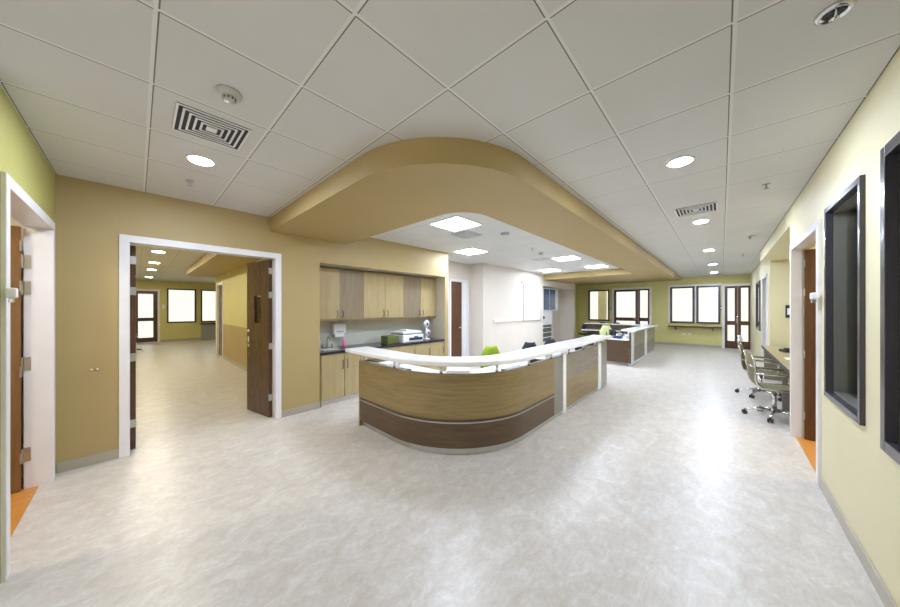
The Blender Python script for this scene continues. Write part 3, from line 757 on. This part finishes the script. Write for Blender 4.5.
t = thing('hall_counter', 'grey counter with dark top below the right hall window', 'counter')
MB().box(2.25, 4.4, 19.2, 19.58, .0, .78).build('body', M['grayp'], t); MB().box(2.2, 4.42, 19.1, 19.58, .78, .84, .004).build('top', M['door'], t)

# equipment recess
t = thing('storage_cabinet', 'white wall cabinet with blue glass doors in the equipment recess', 'cabinet', (0, 0, 0))
MB().box(10.75, 12.5, 5.22, 5.66, 1.5, 2.42).build('body', M['plastic'], t)
for a in (11.1, 11.68): 
    d = MB().box(a, a+.5, 5.2, 5.219, 1.53, 2.38).build('door', M['bluecab'], t)
    mb = MB(); pull(mb, a+.45, 5.2, 1.6, 1.72); mb.build('handle', M['chrome'], d)
t = thing('storage_shelf', 'white storage unit with dark items in the recess lower part', 'shelf unit', (0, 0, 0))
MB().box(10.75, 12.1, 5.3, 5.66, .02, 1.498).build('body', M['plastic'], t)
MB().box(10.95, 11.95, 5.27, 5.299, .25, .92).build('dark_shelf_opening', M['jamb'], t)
for i in range(3): MB().box(10.95, 11.95, 5.23, 5.269, .40+i*.2, .425+i*.2).build('shelf_board', M['plastic'], t)
tag(MB().box(10.72, 10.95, 5.1, 5.29, 1.18, 1.29, .01).build('telephone', M['black'], None), 'small black telephone mounted in the equipment recess', 'phone')

# ------------------------------------------------------------------ chairs
def star_base(t, mat, r=.31):
    mb = MB()
    for k in range(5):
        a = 2*PI*k/5+.3; d = Vector((math.cos(a), math.sin(a), 0))
        mb.tube([d*.03+Vector((0, 0, .115)), d*r*.6+Vector((0, 0, .10)), d*r+Vector((0, 0, .075))], [.022, .018, .013], 8)
    mb.cyl((0, 0, .08), (0, 0, .14), .035); b = mb.build('star_base', mat, t)
    for k in range(5):
        a = 2*PI*k/5+.3; d = Vector((math.cos(a), math.sin(a), 0)); s = Vector((-d.y, d.x, 0)); c = d*r+Vector((0, 0, .032))
        mc = MB(); mc.cyl(c-s*.028, c-s*.008, .031, n=14); mc.cyl(c+s*.008, c+s*.028, .031, n=14); mc.cyl(c-s*.03, c+s*.03, .008, n=8); mc.cyl(c, c+Vector((0, 0, .05)), .008, n=8)
        mc.build('caster', M['black'], b)
    MB().cyl((0, 0, .14), (0, 0, .40), .026).cyl((0, 0, .28), (0, 0, .41), .016).build('gas_lift', M['chrome'], t)
def pad(w0, w1, pts, th, curve=.03, n=10):
    grid = []
    for i, (a, h) in enumerate(pts):     # a: depth along y, h: height
        f = i/(len(pts)-1); w = (w0*(1-f)+w1*f)
        ee = 1-.18*abs(2*f-1)**6
        grid.append([Vector(((-1+2*j/n)*w/2*ee, a+curve*(2*j/n-1)**2, h)) for j in range(n+1)])
    return MB().sheet(grid, th)
def mesh_chair(label, loc, rz, head=None):
    # seat faces -y in local space
    t = thing('office_chair', label, 'chair', loc, rz, 'mesh office chairs at the recess desk')
    star_base(t, M['chrome'])
    prof = [(-.27, .435), (-.25, .455), (-.1, .455), (.08, .445), (.17, .455), (.215, .50), (.235, .58), (.235, .70), (.25, .82), (.275, .93)]
    pad(.46, .42, prof[:5], .02, 0).build('seat', M['mesh'], t)
    pad(.44, .40, prof[4:], .015, -.02).build('backrest', M['mesh'], t)
    for s in (-1, 1):
        mb = MB().tube([Vector((s*.235, a, h)) for a, h in prof], .012, 8)
        mb.build('side_rail', M['chrome'], t)
        mb = MB().tube([(s*.24, .235, .66), (s*.27, .20, .665), (s*.28, .0, .665), (s*.28, -.18, .655), (s*.27, -.22, .62), (s*.24, -.2, .46)], .011, 8)
        ar = mb.build('armrest', M['chrome'], t)
        MB().box(s*.28-.022, s*.28+.022, -.17, .16, .672, .69, .006).build('arm_pad', M['mesh'], ar)
    mb = MB(); mb.tube([(-.235, .24, .75), (0, .262, .75), (.235, .24, .75)], .009, 8); mb.tube([(-.235, .02, .43), (0, .02, .415), (.235, .02, .43)], .016, 8); mb.build('cross_bar', M['chrome'], t)
    if head:
        MB().tube([(0, .27, .90), (0, .30, .98), (0, .29, 1.03)], .012, 8).build('headrest_post', M['chrome'], t)
        pad(.20, .20, [(.26, .98), (.265, 1.03), (.28, 1.09)], .03, -.02).build('headrest', M['plastic'], t)
    return t
mesh_chair('nearer olive mesh chair with chrome arms at the recess desk', (6.33, -.56, 0), .12)
mesh_chair('farther mesh chair with a white headrest at the recess desk', (7.75, -.52, 0), -.1, True)

def task_chair(label, loc, rz, mat, top=.95, w=.4, group='task chairs inside the counters'):
    t = thing('task_chair', label, 'chair', loc, rz, group)
    star_base(t, M['black'], .28)
    MB().box(-.23, .23, -.25, .21, .41, .48, .03).build('seat', mat, t)
    g = []; n = 10
    for i in range(9):
        f = i/8; ww = w*max(.25, math.sin(PI*(.22+.73*f)))**.7
        g.append([Vector(((-1+2*j/n)*ww/2, .24+.03*f-.04*(2*j/n-1)**2, top-.42+.42*f)) for j in range(n+1)])
    MB().sheet(g, .04).build('backrest', mat, t)
    MB().tube([(0, .1, .41), (0, .25, .42), (0, .29, .55), (0, .285, top-.2)], .016, 8).build('back_bar', M['black'], t)
    return t
task_chair('lime green chair back rising above the curved counter', (4.12, 2.98, 0), 2.5, M['green'], .98, .34)
task_chair('dark chair with a slanted back behind the main counter, left of the other', (5.55, 2.95, 0), 2.2, M['darkf'], .92, .34)
task_chair('dark chair behind the main counter in front of the equipment recess', (6.25, 3.0, 0), 2.9, M['darkf'], .92, .5)
task_chair('dark chair between the cream wall and the second counter', (13.75, 4.5, 0), 2.2, M['darkf'], .98, .45)
task_chair('pale lime chair inside the second counter', (11.35, 3.1, 0), 2.2, M['palelime'], 1.0, .4)

# ------------------------------------------------------------------ desk in the recess
t = thing('desk', 'long wood desk top with dark edge in the right wall recess', 'desk')
MB().box(5.85, 9.75, -1.29, -.675, .71, .75, .004).build('desk_top', M['cab_light'], t)
MB().box(5.85, 9.75, -.673, -.66, .705, .755).build('front_edge', M['black'], t)
for x in (5.86, 6.96, 9.68): MB().box(x, x+.04, -1.27, -.70, .0, .71).build('leg_panel', M['wood_taupe'], t)
t = thing('desk_phone', 'dark desk phone on the far part of the recess desk', 'phone', (8.6, -.95, .7505), .3)
MB().box(-.11, .11, -.1, .1, 0, .05, .01).build('body', M['black'], t); MB().box(-.11, -.05, -.1, .1, .05, .085, .01).build('handset', M['black'], t)
t = thing('keyboard', 'dark keyboard lying on the recess desk near the front chair', 'keyboard', (6.9, -.9, .7505), 0)
MB().box(-.2, .2, -.07, .07, 0, .02, .004).build('body', M['black'], t); MB().box(-.19, .19, -.06, .06, .02, .026).build('keys', M['grayp'], t)
tag(MB().box(7.3, 7.6, -1.0, -.78, .7505, .757).build('paper_sheet', M['paper']), 'white sheet of paper on the recess desk', 'paper')

# ------------------------------------------------------------------ camera, world
cam = bpy.data.cameras.new('camera'); co = bpy.data.objects.new('camera', cam); COL.objects.link(co)
co.location = (0, 0, 1.6); co.rotation_euler = (PI/2, 0, .75-PI/2)
cam.sensor_width = 36; cam.lens = 36*291.8/900; cam.shift_y = 4.8/900; cam.clip_start = .03
bpy.context.scene.camera = co
w = bpy.data.worlds.new('world'); bpy.context.scene.world = w; w.use_nodes = True
bg = w.node_tree.nodes['Background']; bg.inputs[0].default_value = (1, .965, .89, 1); bg.inputs[1].default_value = .48
sc = bpy.context.scene
sc.view_settings.view_transform = 'Standard'; sc.view_settings.look = 'None'
sc.view_settings.exposure = 1.36; sc.view_settings.gamma = 1
